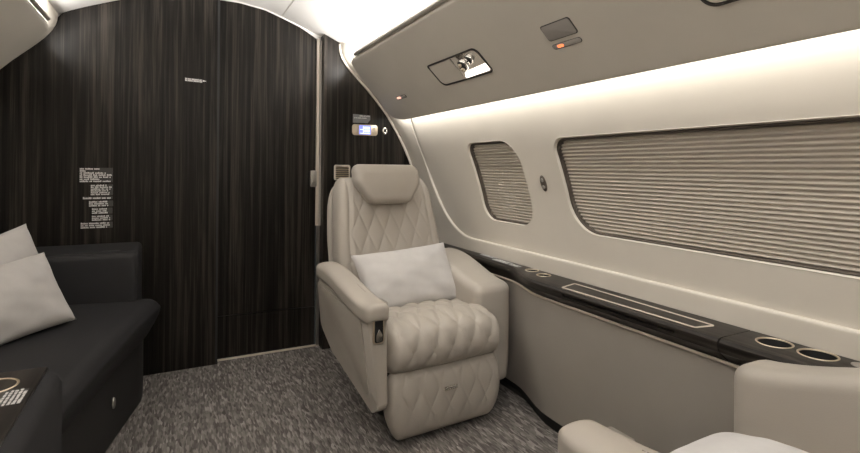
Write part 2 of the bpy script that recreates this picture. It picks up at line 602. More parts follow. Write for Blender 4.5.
# left veneer panel
pts = [(.186, 0)]
top = [(CXM + (-.004) - .606*i/24, None) for i in range(25)]
pts += [(x, ceil_z(x)-.001) for x, _ in top]
ledge_l = [(mir(x), z) for x, z in right_edge(.0, 1.575)]
pts += ledge_l[::-1]
prism_pts = pts
bm = prism(prism_pts, lambda u, v, w: (u, w, v), 2.60, 2.66)
struct(obj('wall_front', bm, M['wood'], smooth=False), 'dark ebony veneer bulkhead panel left of the door', 'wall')
bm = bmesh.new(); box(bm, .186, .196, 2.601, 2.645, 0, 1.752)  # black strip stands in for the shade at the step from panel to door
struct(obj('trim_18', bm, M['black'], smooth=False), 'black strip standing in for the shadow line between bulkhead panel and door', 'trim')
# right veneer panel
pts = [(.697, 0)] + [(1.288, 0)] + right_edge(.05, 1.575)
pts += [(x, ceil_z(x)-.001) for x in [.782-(.782-.697)*i/6 for i in range(7)]]
bm = prism(pts, lambda u, v, w: (u, w, v), 2.57, 2.66)
struct(obj('wall_front_right', bm, M['wood'], smooth=False), 'dark ebony veneer bulkhead panel behind the armchair', 'wall')
# door header
def door_top(x): return interp(abs(x-CXM), [0, .1, .22, .31, .40, .47, .52], [1.763, 1.762, 1.745, 1.714, 1.680, 1.640, 1.605])
bm = bmesh.new()
xsd = [.18+.525*i/30 for i in range(31)]
prism([(x, door_top(x)) for x in xsd]+[(x, ceil_z(x)+.01) for x in reversed(xsd)], lambda u, v, w: (u, w, v), 2.640, 2.66, bm=bm)
struct(obj('trim_11', bm, M['ceiling'], smooth=False), 'narrow white header above the cabin door', 'trim')
door = empty('door_1', (.44, 2.645, 0)); struct(door, 'dark ebony veneer cabin door with a lower kick panel', 'door')
def dl(u, v, w): return (u-.44, w, v)
xs_ = [.187+.487*i/30 for i in range(31)]
bm = prism([(.187, .219), (.674, .212)] + [(x, door_top(x)) for x in reversed(xs_)], dl, 0, .03)
obj('door_leaf', bm, M['wood'], door, smooth=False)
bm = prism([(.187, .012), (.674, .012), (.674, .208), (.187, .215)], dl, .001, .03)
obj('kick_panel', bm, M['wood'], door, smooth=False)
bm = bmesh.new(); box(bm, -.255, .235, .006, .03, 0, 1.70)
obj('door_core', bm, M['black'], door, smooth=False)
bm = prism(rrect(.645, .678, .845, .932, .008, 4), dl, -.018, .0, .004, 2)
h = obj('latch_handle', bm, M['steel'], door, sharp=40)
bm = prism(rrect(.653, .670, .866, .912, .006, 4), dl, -.022, -.017, .001, 2)
obj('latch_button', bm, M['rail'], h, sharp=40)
# metal jamb
bm = bmesh.new(); box(bm, .675, .688, 2.628, 2.645, 0.64, 1.63)
struct(obj('trim_12', bm, M['goldmatt'], smooth=False), 'pale metal strip down the door jamb', 'trim')
bm = bmesh.new(); box(bm, .690, .6965, 2.618, 2.645, .64, 1.62)
struct(obj('trim_13', bm, M['rail'], smooth=False), 'bright narrow edge strip beside the door jamb', 'trim')
bm = bmesh.new(); box(bm, .680, .6965, 2.635, 2.645, .0, .64)
struct(obj('trim_14', bm, M['steel'], smooth=False), 'grey lower strip of the door jamb', 'trim')
bm = bmesh.new(); box(bm, .188, .697, 2.634, 2.645, 0, .007)
struct(obj('trim_15', bm, M['goldmatt'], smooth=False), 'thin metal threshold at the foot of the door', 'trim')

BX, BY, BZ = Vector((1, 0, 0)), Vector((0, 0, 1)), Vector((0, -1, 0))
def on_bulkhead(name, x, z, y): return frame_empty(name, (x, y, z), BX, BY, BZ)
idt = lambda u, v, w: (u, v, w)
# placards on the left bulkhead
PL = [(-.356, -.237, .940, .877, 7, 'topmost and tallest white printed placard on the dark bulkhead', 0),
      (-.316, -.236, .867, .820, 6, 'second white printed placard from the top of the bulkhead column', 0),
      (-.344, -.237, .814, .803, 1, 'single-line white placard in the middle of the bulkhead column', 0),
      (-.322, -.235, .796, .771, 3, 'three-line white placard just below the single-line one', 0),
      (-.311, -.237, .765, .739, 3, 'fifth white printed placard from the top of the bulkhead column', 0),
      (-.311, -.237, .733, .709, 3, 'narrow white placard just above the lowest one of the column', 0),
      (-.351, -.236, .703, .677, 3, 'lowest and widest white placard of the bulkhead column', 0)]
for i, (x0, x1, z1, z0, n, lab, _) in enumerate(PL):
    e = on_bulkhead('placard', x0, z0, 2.60)
    tag(e, lab, 'placard', 'printed placards on the bulkhead')
    w, h = x1-x0, z1-z0
    bm = prism(rrect(-.001, w+.001, -.0005, h-.0005, .001, 2), idt, -.0006, .0014)
    obj('backing_plate', bm, M['plate'] if i else M['darkplastic'], e, smooth=False)
    rnd = random.Random(i)
    p = h/n
    rows = [(0 if k or n == 1 else 0, w*rnd.uniform(.72, 1.0)) for k in range(n)]
    if i == 0: rows = [(0, w*.62), (0, w*.2), (0, w*.8), (0, w), (0, w*.95), (0, w*.65), (0, w)]
    lettering(rows, 0, h-p*.12, p, p*.80, e, M['print'], lambda u, v, t: (u, v, .0016+t), seed=i+3, cw=.0048)
e = on_bulkhead('placard', .047, 1.347, 2.60)
tag(e, 'small white arrow-ended placard high on the bulkhead beside the door seam', 'placard')
bm = prism([(0, 0), (.074, -.001), (.074, .013), (0, .016)], idt, -.0006, .0014); obj('backing_plate', bm, M['greyplate'], e, smooth=False)
lettering([(0, .072), (0, .074)], .001, .0155, .0075, .0062, e, M['print'], lambda u, v, t: (u, v-.0022*u/.074*1.5, .0016+t), seed=31, cw=.004)
bm = bmesh.new()
prism([(.076, .003), (.092, .0065), (.076, .011)], idt, .0004, .0016, bm=bm); obj('arrow_tip', bm, M['print'], e, smooth=False)

# thermostat, its placard, door chime, vent on the right veneer
e = on_bulkhead('control_panel', .9215, 1.1525, 2.57)
tag(e, 'champagne wall control with a lit blue screen on the dark bulkhead', 'control panel')
bm = prism(rrect(-.0715, .0715, -.029, .029, .012, 6), idt, 0, .008, .003, 3); obj('cover_plate', bm, M['gold'], e, sharp=40)
bm = prism(rrect(-.034, .032, -.024, .024, .002, 2), idt, .0075, .0095); sc_ = obj('screen', bm, emit('screen_glow', (.30, .34, .95), 1.3), e, smooth=False)
bm = bmesh.new()
for (a, b, c, d) in ((-.030, -.012, .0, .004), (-.013, -.008, -.018, .020), (-.028, .028, -.0215, -.016), (-.006, .026, .004, .018), (-.005, .026, -.012, .001)):
    box(bm, a, b, c, d, .0095, .0100)
obj('screen_icons', bm, emit('screen_icons_glow', (.62, .70, 1.0), 1.9), sc_, smooth=False)
for s in (-1, 1):
    bm = prism(rrect(-.007+s*.050, .007+s*.050, -.014, .014, .003, 3), idt, .0075, .0095, .0008, 1)
    obj('button', bm, M['goldmatt'], e, sharp=40)
e = on_bulkhead('placard', .855, 1.190, 2.57)
tag(e, 'grey two-line placard just above the lit wall control', 'placard')
bm = prism([(0, 0), (.083, 0), (.098, .020), (.098, .043), (0, .046)], idt, .0002, .0016); obj('backing_plate', bm, M['greyplate'], e, smooth=False)
lettering([(.03, .06), (.0, .075)], .006, .041, .011, .006, e, M['print'], lambda u, v, t: (u, v, .0017+t), seed=41, cw=.0035)
e = on_bulkhead('door_chime', 1.037, 1.152, 2.57)
tag(e, 'small oval metal button with a dark centre right of the wall control', 'button')
bm = bmesh.new(); lathe(bm, [(.0001, .006), (.006, .006), (.0065, .009), (.014, .010), (.0165, .006), (.017, 0)], lambda x, y, h: (x*.9, y*1.3, h), 28)
obj('bezel_ring', bm, M['chrome'], e)
bm = bmesh.new(); lathe(bm, [(.0001, .0085), (.0062, .0085), (.0066, .006)], lambda x, y, h: (x*.9, y*1.3, h), 20)
obj('push_centre', bm, M['black'], e)
e = on_bulkhead('air_vent', .797, .9225, 2.57)
tag(e, 'square metal louvred vent on the bulkhead beside the armchair headrest', 'vent')
bm = bmesh.new()
a = rrect(-.044, .044, -.0405, .0405, .010, 6); b = rrect(-.036, .036, -.0325, .0325, .005, 6)
ring(bm, [[(u, v, 0) for u, v in a], [(u, v, .006) for u, v in rrect(-.043, .043, -.0395, .0395, .0095, 6)], [(u, v, .006) for u, v in b], [(u, v, .0003) for u, v in b]])
obj('vent_frame', bm, M['goldmatt'], e, sharp=40)
bm = bmesh.new(); box(bm, -.037, .037, -.034, .034, .0002, .0010); obj('vent_back', bm, M['black'], e, smooth=False)
for k in range(6):
    z = -.027 + .0108*k
    bm = bmesh.new()
    prism([(z-.002, .001), (z+.003, .005), (z+.0042, .004), (z-.0008, .0005)], lambda u, v, w: (w, u, v), -.036, .036, bm=bm)
    obj('louvre', bm, M['gold'], e, smooth=False)

# ------------------------------------------------------------------ things on the valance
def on_valance(name, y, s, off=0.0):
    p = VL + VD*s + VN*off
    return frame_empty(name, (p.x, y, p.z), Vector((0, -1, 0)), VD, VN)
def service_unit(y0, y1, label):
    e = on_valance('reading_light_unit', (y0+y1)/2, .180)
    tag(e, label, 'reading light', 'overhead reading light units')
    hw, hh = (y1-y0)/2, .054
    out = rrect(-hw, hw, -hh, hh, (.030, .018, .030, .012), 8)
    inn = rrect(-hw+.006, hw-.006, -hh+.006, hh-.006, (.026, .014, .026, .008), 8)
    bm = bmesh.new()
    ring(bm, [[(u, v, .0) for u, v in out], [(u, v, .0035) for u, v in out], [(u, v, .0035) for u, v in inn], [(u, v, .0004) for u, v in inn]])
    obj('dark_bezel', bm, M['darkplastic'], e, sharp=40)
    # closed flap, far half
    bm = prism(rrect(-hw+.008, -.004, -hh+.008, hh-.010, (.022, .002, .002, .006), 6), idt, .0005, .0030, .001, 1)
    obj('cover_flap', bm, M['valance'], e, sharp=40)
    # dished chrome half
    bm = bmesh.new()
    u0, u1, v0, v1 = .0, hw-.007, -hh+.007, hh-.007
    def dish(a, b):
        u, v = u0+(u1-u0)*a, v0+(v1-v0)*b
        d = .0006 + .0030*(1-smooth(a/.25)) + .0022*(1-smooth(b/.35))
        return (u, v, d)
    sheet(dish, 24, 14, bm)
    obj('chrome_dish', bm, M['chrome'], e)
    # lit lamp edge
    bm = prism(fillet([(u0+.008, v0+.002), (u1-.004, v0+.005), (u1-.010, v0+.032), (u0+.028, v0+.025)], .004, 3), idt, .003, .0058, .001, 1)
    obj('lamp_lens', bm, emit('lamp_lens_glow', (1.0, .93, .84), 3.0), e, sharp=40)
    for k, (cu, cv, rr) in enumerate(((.046, .006, .024), (.102, .020, .019))):
        g = bpy.data.objects.new('air_nozzle', None)
        bm = bmesh.new()
        lathe(bm, [(rr, .0005), (rr, .006), (rr*.86, .0095), (rr*.74, .0085), (rr*.70, .005)], lambda x, y, h: (cu+x, cv+y*.95, h), 28)
        nz = obj('air_nozzle', bm, M['chrome'], e)
        bm = bmesh.new()
        lathe(bm, [(rr*.72, .004), (rr*.62, .010), (rr*.4, .014), (rr*.0001+.0002, .0155)], lambda x, y, h: (cu+x, cv+y*.95, h), 24)
        obj('nozzle_core', bm, M['black'], nz)
        for q in (-1, 1):
            bm = bmesh.new(); bmesh.ops.create_uvsphere(bm, u_segments=14, v_segments=10, radius=rr*.30, matrix=Matrix.Translation((cu+rr*.10, cv+q*rr*.36, .0150)))
            obj('nozzle_vane', bm, M['gold'] if k == 0 else M['chrome'], nz)
        bpy.data.objects.remove(g)
    return e
service_unit(1.395, 1.745, 'overhead reading light unit with chrome air nozzles above the armchair')
service_unit(.285, .645, 'overhead light unit cut off by the top edge of the picture')
e = on_valance('speaker_cover', 1.028, .192)
tag(e, 'small grey square panel on the valance above the pill-shaped sign', 'speaker')
bm = prism(rrect(-.056, .056, -.026, .026, .008, 5), idt, 0, .0012); obj('gap_rim', bm, M['darkplastic'], e, smooth=False)
bm = prism(rrect(-.053, .053, -.0235, .0235, .007, 5), idt, .0008, .003, .001, 2); obj('grille_cover', bm, M['speaker'], e, sharp=40)
e = on_valance('lamp_sign', 1.033, .1455)
tag(e, 'pill-shaped overhead sign with a small orange light beneath the grey square', 'sign')
bm = prism(rrect(-.055, .055, -.0085, .0085, .0083, 8), idt, 0, .0012); obj('gap_rim', bm, M['darkplastic'], e, smooth=False)
bm = prism(rrect(-.053, .053, -.0062, .0075, .0066, 8), idt, .0008, .003, .001, 2); obj('sign_cover', bm, M['speaker'], e, sharp=40)
bm = prism(rrect(-.034, -.010, -.004, .005, .003, 4), idt, .0028, .0036); obj('indicator_light', bm, emit('orange_glow', (1.0, .26, .10), 1.6), e, smooth=False)
e = on_valance('indicator_lamp', 2.150, .135)
tag(e, 'tiny indicator lamp at the bulkhead end of the valance', 'light')
bm = prism(rrect(-.052, .052, -.009, .009, .006, 6), idt, 0, .0014); obj('dark_bezel', bm, M['darkplastic'], e, smooth=False)
bm = prism(rrect(.0, .048, -.006, .006, .004, 4), idt, .0010, .0024, .0006, 1); obj('grey_cover', bm, M['rail'], e, sharp=40)
bm = prism(rrect(-.047, -.004, -.006, .006, .004, 4), idt, .0010, .0026); obj('orange_lens', bm, emit('orange_lens_glow', (1.0, .55, .40), 1.3), e, smooth=False)

# outlet on the side wall between the windows
zc = .896
nx = Vector((-1, 0, (W(.93)-W(.86))/.07)).normalized()
Yv = Vector((0, -1, 0)).cross(nx) * -1
e = frame_empty('wall_outlet', (Wp(zc)-.0002, 1.475, zc), Vector((0, -1, 0)), nx.cross(Vector((0, -1, 0))), nx)
tag(e, 'small dark oval outlet on the side wall between the two windows', 'outlet')
bm = bmesh.new(); lathe(bm, [(.0155, 0), (.0155, .003), (.013, .0045), (.0001, .0045)], lambda x, y, h: (x, y*2.05, h), 32)
obj('oval_plate', bm, M['darkgap'], e)
for s in (-1, 1):
    bm = bmesh.new(); lathe(bm, [(.0075, .0042), (.0075, .0055), (.005, .0060), (.0001, .0050)], lambda x, y, h: (x, y+s*.0135, h), 20)
    obj('socket', bm, M['steel'], e)

# ------------------------------------------------------------------ side ledge, dado, kick
def fx(y):            # front line of the ledge: bulges out between the seats
    return 1.190 + .062*smooth((y-1.42)/.28) + .03*smooth((.68-y)/.25)
LT = .552
def ledge_section(y):
    f = fx(y)
    far = smooth((y-1.42)/.28)
    lipx = f-.040*(1-far)-.022*far
    return [(1.283, LT), (lipx+.020, LT), (lipx+.008, LT-.002), (lipx+.001, LT-.009), (lipx, LT-.018), (lipx+.006, LT-.034), (f+.0, .492), (f+.01, .490), (1.283, .490)]
def ledge_mesh(ya, yb, n):
    bm = bmesh.new()
    loops = []
    for i in range(n+1):
        y = ya+(yb-ya)*i/n
        loops.append([(x, y, z) for x, z in ledge_section(y)])
    L = ring(bm, loops)
    bm.faces.new(L[0]); bm.faces.new(L[-1][::-1])
    return bm
def cut_holes(o, holes):
    """drill round cup holes and the long slot"""
    for bmc in holes:
        me = bpy.data.meshes.new('cut'); bmesh.ops.recalc_face_normals(bmc, faces=bmc.faces[:]); bmc.to_mesh(me); bmc.free()
        c = bpy.data.objects.new('cut', me); COL.objects.link(c)
        md = o.modifiers.new('b', 'BOOLEAN'); md.operation = 'DIFFERENCE'; md.object = c; md.solver = 'EXACT'
        bpy.context.view_layer.update()
        ev = o.evaluated_get(bpy.context.evaluated_depsgraph_get())
        nm = bpy.data.meshes.new_from_object(ev)
        o.modifiers.clear(); o.data = nm
        bpy.data.objects.remove(c); bpy.data.meshes.remove(me)
    for p in o.data.polygons: p.use_smooth = True
    o.data.set_sharp_from_angle(angle=math.radians(28))
def cyl_cut(x, y, r, z0, z1, n=40):
    bm = bmesh.new(); L = ring(bm, [[(x+r*math.cos(2*PI*i/n), y+r*math.sin(2*PI*i/n), z) for i in range(n)] for z in (z0, z1)])
    bm.faces.new(L[0]); bm.faces.new(L[1]); return bm
def cup(parent, x, y, r, z=LT):
    bm = bmesh.new()
    lathe(bm, [(r-.0025, -.002), (r-.0025, .0003), (r-.0015, .0012), (r+.0005, .0013), (r+.0018, .0007), (r+.002, -.001)], lambda a, b, h: (x+a, y+b, z+h), 40)
    c = obj('cup_holder', bm, M['gold'], parent)
    bm = bmesh.new()
    lathe(bm, [(r-.0020, -.001), (r-.004, -.045), (r-.008, -.050), (.0001, -.050)], lambda a, b, h: (x+a, y+b, z+h), 40)
    obj('cup_well', bm, M['black'], c)

led = empty('side_ledge', (0, 0, 0)); tag(led, 'long dark wood ledge under the windows with a pale-outlined lid', 'ledge')
lo_ = obj('ledge_body', ledge_mesh(.742, 2.568, 90), M['ledgewood'], led)
slot = bmesh.new(); box(slot, 1.10, 1.163, .855, 1.275, .5285, .5365)
cut_holes(lo_, [cyl_cut(1.255, 1.560, .026, .495, .60), cyl_cut(1.238, 1.470, .026, .495, .60), slot])
cup(led, 1.255, 1.560, .026); cup(led, 1.238, 1.470, .026)
# inlaid lid
out = fillet([(1.163, 1.292), (1.247, 1.318), (1.238, .800), (1.172, .812)], [.010, .010, .012, .012], 5)
def inset_poly(pts, d):
    n = len(pts); res = []
    c = Vector((sum(p[0] for p in pts)/n, sum(p[1] for p in pts)/n))
    for i in range(n):
        t = (Vector(pts[(i+1) % n])-Vector(pts[i-1])).normalized(); q = Vector((-t.y, t.x))
        if (c-Vector(pts[i])).dot(q) < 0: q = -q
        r = Vector(pts[i])+q*d; res.append((r.x, r.y))
    return res
inn = inset_poly(out, .0075)
bm = bmesh.new()
ring(bm, [[(x, y, LT-.001) for x, y in out], [(x, y, LT+.0012) for x, y in out], [(x, y, LT+.0012) for x, y in inn], [(x, y, LT) for x, y in inn]])
obj('lid_outline', bm, M['goldmatt'], led, sharp=40)
bm = prism(inset_poly(out, .0073), lambda u, v, w: (u, v, w), LT-.0005, LT+.0007); obj('lid_panel', bm, M['ledgewood'], led, smooth=False)
bm = bmesh.new(); box(bm, 1.164, 1.168, .85, 1.28, .527, .538); obj('slot_back', bm, M['black'], led, smooth=False)

led2 = empty('side_ledge', (0, 0, 0)); tag(led2, 'dark wood ledge end piece with two large cup holders beside the near seat', 'ledge')
lo2 = obj('ledge_body', ledge_mesh(Y0+.02, .739, 90), M['ledgewood'], led2)
cut_holes(lo2, [cyl_cut(1.240, .663, .036, .495, .60), cyl_cut(1.246, .578, .036, .495, .60)])
cup(led2, 1.240, .663, .036); cup(led2, 1.246, .578, .036)
bm = bmesh.new(); lathe(bm, [(.017, -.0005), (.017, .0012), (.0145, .0016), (.0135, .0006), (.0001, .0006)], lambda a, b, h: (1.256+a, .505+b, LT+h), 28)
obj('round_button', bm, M['steel'], led2)

# printed labels on the ledge
for i, (x0, x1, ya, yb, lab) in enumerate(((1.262, 1.282, 1.83, 1.95, 'white printed label on the ledge nearest the bulkhead'),
                                            (1.240, 1.272, 1.70, 1.82, 'white printed label on the ledge between its two neighbours'),
                                            (1.238, 1.262, 1.630, 1.692, 'white printed label on the ledge nearest the small cup holders'))):
    e = frame_empty('placard', (x0, yb, LT), Vector((0, -1, 0)), Vector((1, 0, 0)), Vector((0, 0, 1)))
    tag(e, lab, 'placard', 'printed labels on the ledge')
    bm = prism([(0, 0), (yb-ya, 0), (yb-ya, x1-x0), (0, x1-x0)], idt, .0001, .0008); obj('backing_plate', bm, M['greyplate'], e, smooth=False)
    n = 3; p = (x1-x0)/n
    lettering([(0, (yb-ya)*.95), (0, (yb-ya)*.8), (0, (yb-ya)*.9)], .003, (x1-x0)-p*.1, p, p*.7, e, M['print'], lambda u, v, t: (u, v, .0009+t), seed=50+i, cw=.004)

# pale piping under the ledge
bm = bmesh.new()
tube(bm, [(fx(y)-.003, y, .4865) for y in [Y0+.02+(2.56-Y0)*i/110 for i in range(111)]], .0042, 8)
struct(obj('trim_16', bm, M['goldmatt']), 'pale piping line between ledge and lower wall panel', 'trim')
# dado under the ledge
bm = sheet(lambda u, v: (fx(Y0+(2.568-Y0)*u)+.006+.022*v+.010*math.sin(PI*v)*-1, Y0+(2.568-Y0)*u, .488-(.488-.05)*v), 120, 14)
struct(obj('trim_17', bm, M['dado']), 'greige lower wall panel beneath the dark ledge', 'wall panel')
bm = sheet(lambda u, v: (fx(Y0+(2.568-Y0)*u)+.030+.018*v, Y0+(2.568-Y0)*u, .056-.056*v), 120, 3)
struct(obj('baseboard_right', bm, M['black']), 'black recessed kick strip along the floor', 'baseboard')

# ------------------------------------------------------------------ executive seat
def quilt(u, v, wu, wv, pow_=.55):
    a = abs(math.sin(PI*(u/wu+v/wv))); b = abs(math.sin(PI*(u/wu-v/wv)))
    return (a*b)**pow_
def pillow_mesh(w, h, t, n=44, seed=0, corner=.06, wr=.0024, chop=0.0, sag=0.0):
    """scatter cushion in local x (width), z (height), y (thickness); base at z=0"""
    rnd = random.Random(seed)
    ph = [rnd.uniform(0, 6.28) for _ in range(12)]
    bm = bmesh.new()
    def P(a, b, s):
        u, v = 2*a-1, 2*b-1
        edge = max(0, (1-u**2))*max(0, (1-v**2))
        th = t/2*edge**.42
        k = 1-corner*(1-u*u)*1.0
        k2 = 1-corner*(1-v*v)*1.0
        x = u*w/2*(k2); z = v*h/2*(k)
        wrk = wr*(1.4*math.sin(4*u+2*v+ph[0])+1.0*math.sin(5*v-3*u+ph[1])+.6*math.sin(9*u+6*v+ph[2])+.25*math.sin(17*v+7*u+ph[3]))*min(1, edge*3)
        wrk += wr*1.4*math.sin(9*math.atan2(v, u)+ph[4])*(abs(u)*abs(v))**.8*min(1, edge*6)
        z -= chop*h*math.exp(-(u/.35)**2)*max(0, v)**2
        y = s*(th) + (wrk if s < 0 else -wrk*.5) 
        y += -sag*(v*v)
        return Vector((x, y, z+h/2))
    for s in (-1, 1):
        sheet(lambda a, b: P(a, b, s), n, n, bm)
    bmesh.ops.remove_doubles(bm, verts=bm.verts[:], dist=.0004)
    return bm

def make_seat(loc, rz, mirror, label, wall_d=.12, wu0=.184, wu1=.362, lift=0.0):
    """local frame: u right (x), d towards the back (y), aisle side at -x (mirror flips)"""
    root = empty('cabin_seat', loc, rz)
    tag(root, label, 'armchair', 'quilted cream cabin seats')
    m = -1 if mirror else 1
    def mx(p): return Vector((p[0]*m, p[1], p[2]))
    # --- seat cushion, quilted, waterfall front
    SW, SD, SH = .474, .50, .165
    def dfs(p, n):
        u, d, z = p
        dd = d + SD/2                       # 0 at the front
        crown = .020*(1-(u/(SW/2))**2)
        top = smooth((n.z+.1)/.6) if (n.length > 0) else 0
        front = smooth((-n.y)/.6)
        th = math.atan2(max(0, -n.y), max(1e-6, n.z)) if (n.y < -1e-6 or n.z > 1e-6) else 0
        if z > SH/2-.072: arc = (dd-.08+.12) if dd >= .08 else (PI/2-th)*.0764
        else: arc = -((SH/2-.072)-z)
        q = quilt(u+.0, arc+.012, .0775, .135, .42)
        edge = smooth((SW/2-abs(u))/.03)
        low = smooth((z+SH/2-.012)/.03)
        amt = (.0105*q-.003)*max(top, front*low)*edge
        pp = Vector((u, d, z)) + n*amt
        pp.z += crown*top*(1-.3*front) - .020*smooth((dd-.05)/.4)
        pp.y -= .030*front*(1-(z/(SH/2))**2*.4) + .008*(1-(u/(SW/2))**2)*front
        return mx((pp.x, pp.y + SD/2 + .012, pp.z + .322))
    bm = rbox((SW, SD, SH), (.035, .080, .072), (140, 120, 60), dfs)
    obj('seat_cushion', bm, M['seat'], root)
    # --- leg rest
    LW, LHt, LTk = .474, .236, .055
    def dfl(p, n):
        u, d, z = p
        t = (z+LHt/2)/LHt
        wsc = 1-.10*(1-smooth(t/.5))
        front = smooth((-n.y-.2)/.6)
        q = quilt(u, z+.02, .078, .150, .4)
        edge = smooth((LW/2-abs(u))/.035)*smooth((LHt/2-abs(z))/.02)
        pp = Vector((u*wsc, d, z))
        pp.y -= (.0062*q)*front*edge + .012*front*(1-(z/(LHt/2))**2)
        return mx((pp.x, pp.y + .018 + .012, pp.z + .139))
    bm = rbox((LW, LTk, LHt), (.036, .022, .075), (140, 12, 80), dfl)
    lr = obj('leg_rest', bm, M['seat'], root)
    bm = bmesh.new()
    for k in range(5):
        x = .020 - .0085*k
        tube(bm, [(m*(x+.0036*math.cos(a)), -.0170, .178+.0045*math.sin(a)) for a in [2*PI*i/14 for i in range(14)]], .0011, 6, closed=True)
    box(bm, -.0265, .0265, -.0160, -.013, .1715, .1845)
    e = obj('metal_badge', bm, M['chrome'], lr, sharp=40)
    # --- back rest
    BW, BT, BH = .492, .13, .575
    Z0 = .33
    def bk(u, dd, z):          # recline
        zz = z
        return mx((u, .455 + dd + .30*(zz-Z0)**1.0*.85 - .0, zz))
    def dfb(p, n):
        u, d, z = p
        t = (z+BH/2)/BH
        wsc = 1.02 - .085*smooth((t-.45)/.55)
        front = smooth((-n.y-.2)/.6)
        q = quilt(u, z+.03, .076, .170, .4)
        inner = smooth((.190-abs(u)*1.0)/.012)*smooth((t-.10)/.05)
        groove = math.exp(-((abs(u)-.197)/.0045)**2)
        dz = 0
        f = (.0072*q*inner - .0050*groove*smooth((t-.3)/.02) + .007*smooth((abs(u)-.20)/.05)*(1-smooth((t-.6)/.4)))*front
        # stitched shoulder line, lower corners
        line = abs((z+.10) - (abs(u)-.235)*-1.0)
        if abs(u) > .17 and z < 0.02:
            f -= .0035*math.exp(-(line/.004)**2)*front
        return bk(u*wsc+.010, d - f + .0, z + BH/2 + Z0)
    bm = rbox((BW, BT, BH), (.045, .055, .10), (130, 14, 120), dfb)
    obj('backrest', bm, M['seat'], root)
    # --- head rest: tapered pad hung over the top of the back
    HW, HT, HH = .315, .075, .172
    def dfh(p, n):
        u, d, z = p
        t = (z+HH/2)/HH                     # 0 bottom
        wsc = .66+.34*smooth(t/.62)
        lip = .018*(1-smooth(t/.18))
        bulge = .012*math.sin(PI*min(1, max(0, t)))*smooth((-n.y)/.5)
        q = bk(u*wsc-.006, d - .088 - bulge, z + .878)
        return q
    bm = rbox((HW, HT, HH), (.036, .034, .036), (44, 14, 34), dfh)
    hr = obj('headrest', bm, M['seat2'], root)
    # --- aisle arm: shell panel, pad, control
    def arm_z(d): return .484+.056*smooth(d/.44)+lift
    prof = fillet([(-.018, .460+lift), (-.020, .17), (.03, .135), (.40, .225), (.495, .30), (.50, .50+lift)], [.0, .03, .03, .05, .05, .02], 6)
    bm = prism(prof, lambda u, v, w: (m*w, u, v), -.318, -.250, .014, 4)
    def tuck(bm):                       # outer face leans in towards the floor
        for v in bm.verts:
            if abs(v.co.x) > .288: v.co.x -= m*-1*.036*smooth((.46-v.co.z)/.34)
    tuck(bm)
    sh = obj('aisle_side_panel', bm, M['seat2'], root, sharp=50)
    # recessed outline on the outer side
    prof2 = fillet([(.045, .452), (.040, .19), (.08, .185), (.37, .265), (.455, .325), (.455, .478)], .03, 6)
    bm = prism(prof2, lambda u, v, w: (m*w, u, v), -.3215, -.316, .003, 2)
    tuck(bm)
    obj('door_panel', bm, M['seat2'], sh, sharp=50)
    def dfa(p, n):
        x, d, z = p
        dd = d+.255
        nar = 1 - .10*(1-smooth(dd/.06))
        return Vector((m*(-.290 + x*nar), dd-.035, arm_z(dd-.02) + z - .006*smooth(abs(x)/.045)**2))
    bm = rbox((.094, .51, .058), (.018, .022, .016), (16, 44, 12), dfa)
    pad = obj('armrest_pad', bm, M['seat2'], root)
    bm = bmesh.new()
    for k in range(9):
        d0 = .10+.0085*k
        box(bm, *sorted((m*-.280, m*-.2785)), d0, d0+.006, arm_z(d0+.015)+.0280, arm_z(d0+.015)+.0298)
    obj('stitch_line', bm, M['stitch'], pad, smooth=False)
    bm = prism(rrect(.0, .055, .004, .020, .004, 4), lambda u, v, w: (m*w, u, arm_z(u)+v), -.2485, -.2405, .002, 2)
    obj('armrest_latch', bm, M['steel'], pad, sharp=40)
    bm = prism(rrect(-.304, -.266, .382+lift, .474+lift, .008, 5), lambda u, v, w: (m*u, w, v), -.0235, -.0155, .002, 2)
    cp = obj('control_bezel', bm, M['gold'], root, sharp=40)
    bm = prism(rrect(-.2995, -.2705, .387+lift, .469+lift, .006, 5), lambda u, v, w: (m*u, w, v), -.0245, -.0215)
    obj('control_recess', bm, M['black'], cp, smooth=False)
    bm = prism(fillet([(-.296, .391+lift), (-.274, .391+lift), (-.274, .412+lift), (-.285, .432+lift), (-.296, .412+lift)], .003, 3), lambda u, v, w: (m*u, w, v), -.0285, -.024, .001, 1)
    obj('recline_lever', bm, M['chrome'], cp, sharp=40)
    # --- wall-side arm: broad box arm
    def dfw(p, n):
        x, d, z = p
        dd = d+.23
        top = smooth((z+.05)/.2)
        zz = .29 + z + (.082*smooth(dd/.38)+lift*4.0)*top
        if z < 0: zz += .06*smooth(dd/.45)*0
        taper = 1-.10*(1-smooth((z+.21)/.14))
        return Vector((m*((wu0+wu1)/2 + x*taper), wall_d+dd, zz))
    bm = rbox((wu1-wu0, .46, .40), (.034, .040, .034), (18, 40, 26), dfw)
    obj('wall_side_arm', bm, M['seat2'], root)
    # --- shell behind and pedestal
    def dfk(p, n):
        u, d, z = p
        t = (z+.30)/.60
        return bk(u*(1.0-.07*smooth((t-.5)/.5))+.010, d+.085, z+.59)
    bm = rbox((.495, .055, .56), (.05, .026, .12), (40, 8, 40), dfk)
    obj('back_shell', bm, M['seat2'], root)
    bm = prism(rrect(-.20, .20, .06, .44, .05, 6), lambda u, v, w: (m*u, v, w), .14, .26, .008, 2)
    obj('seat_frame', bm, M['darkplastic'], root, sharp=40)
    bm = bmesh.new()
    lathe(bm, [(.0001, .0), (.15, .0), (.15, .022), (.14, .03), (.09, .045), (.08, .145), (.0001, .145)], lambda x, y, h: (m*x*1.0, .30+y, h), 36)
    obj('pedestal', bm, M['darkplastic'], root)
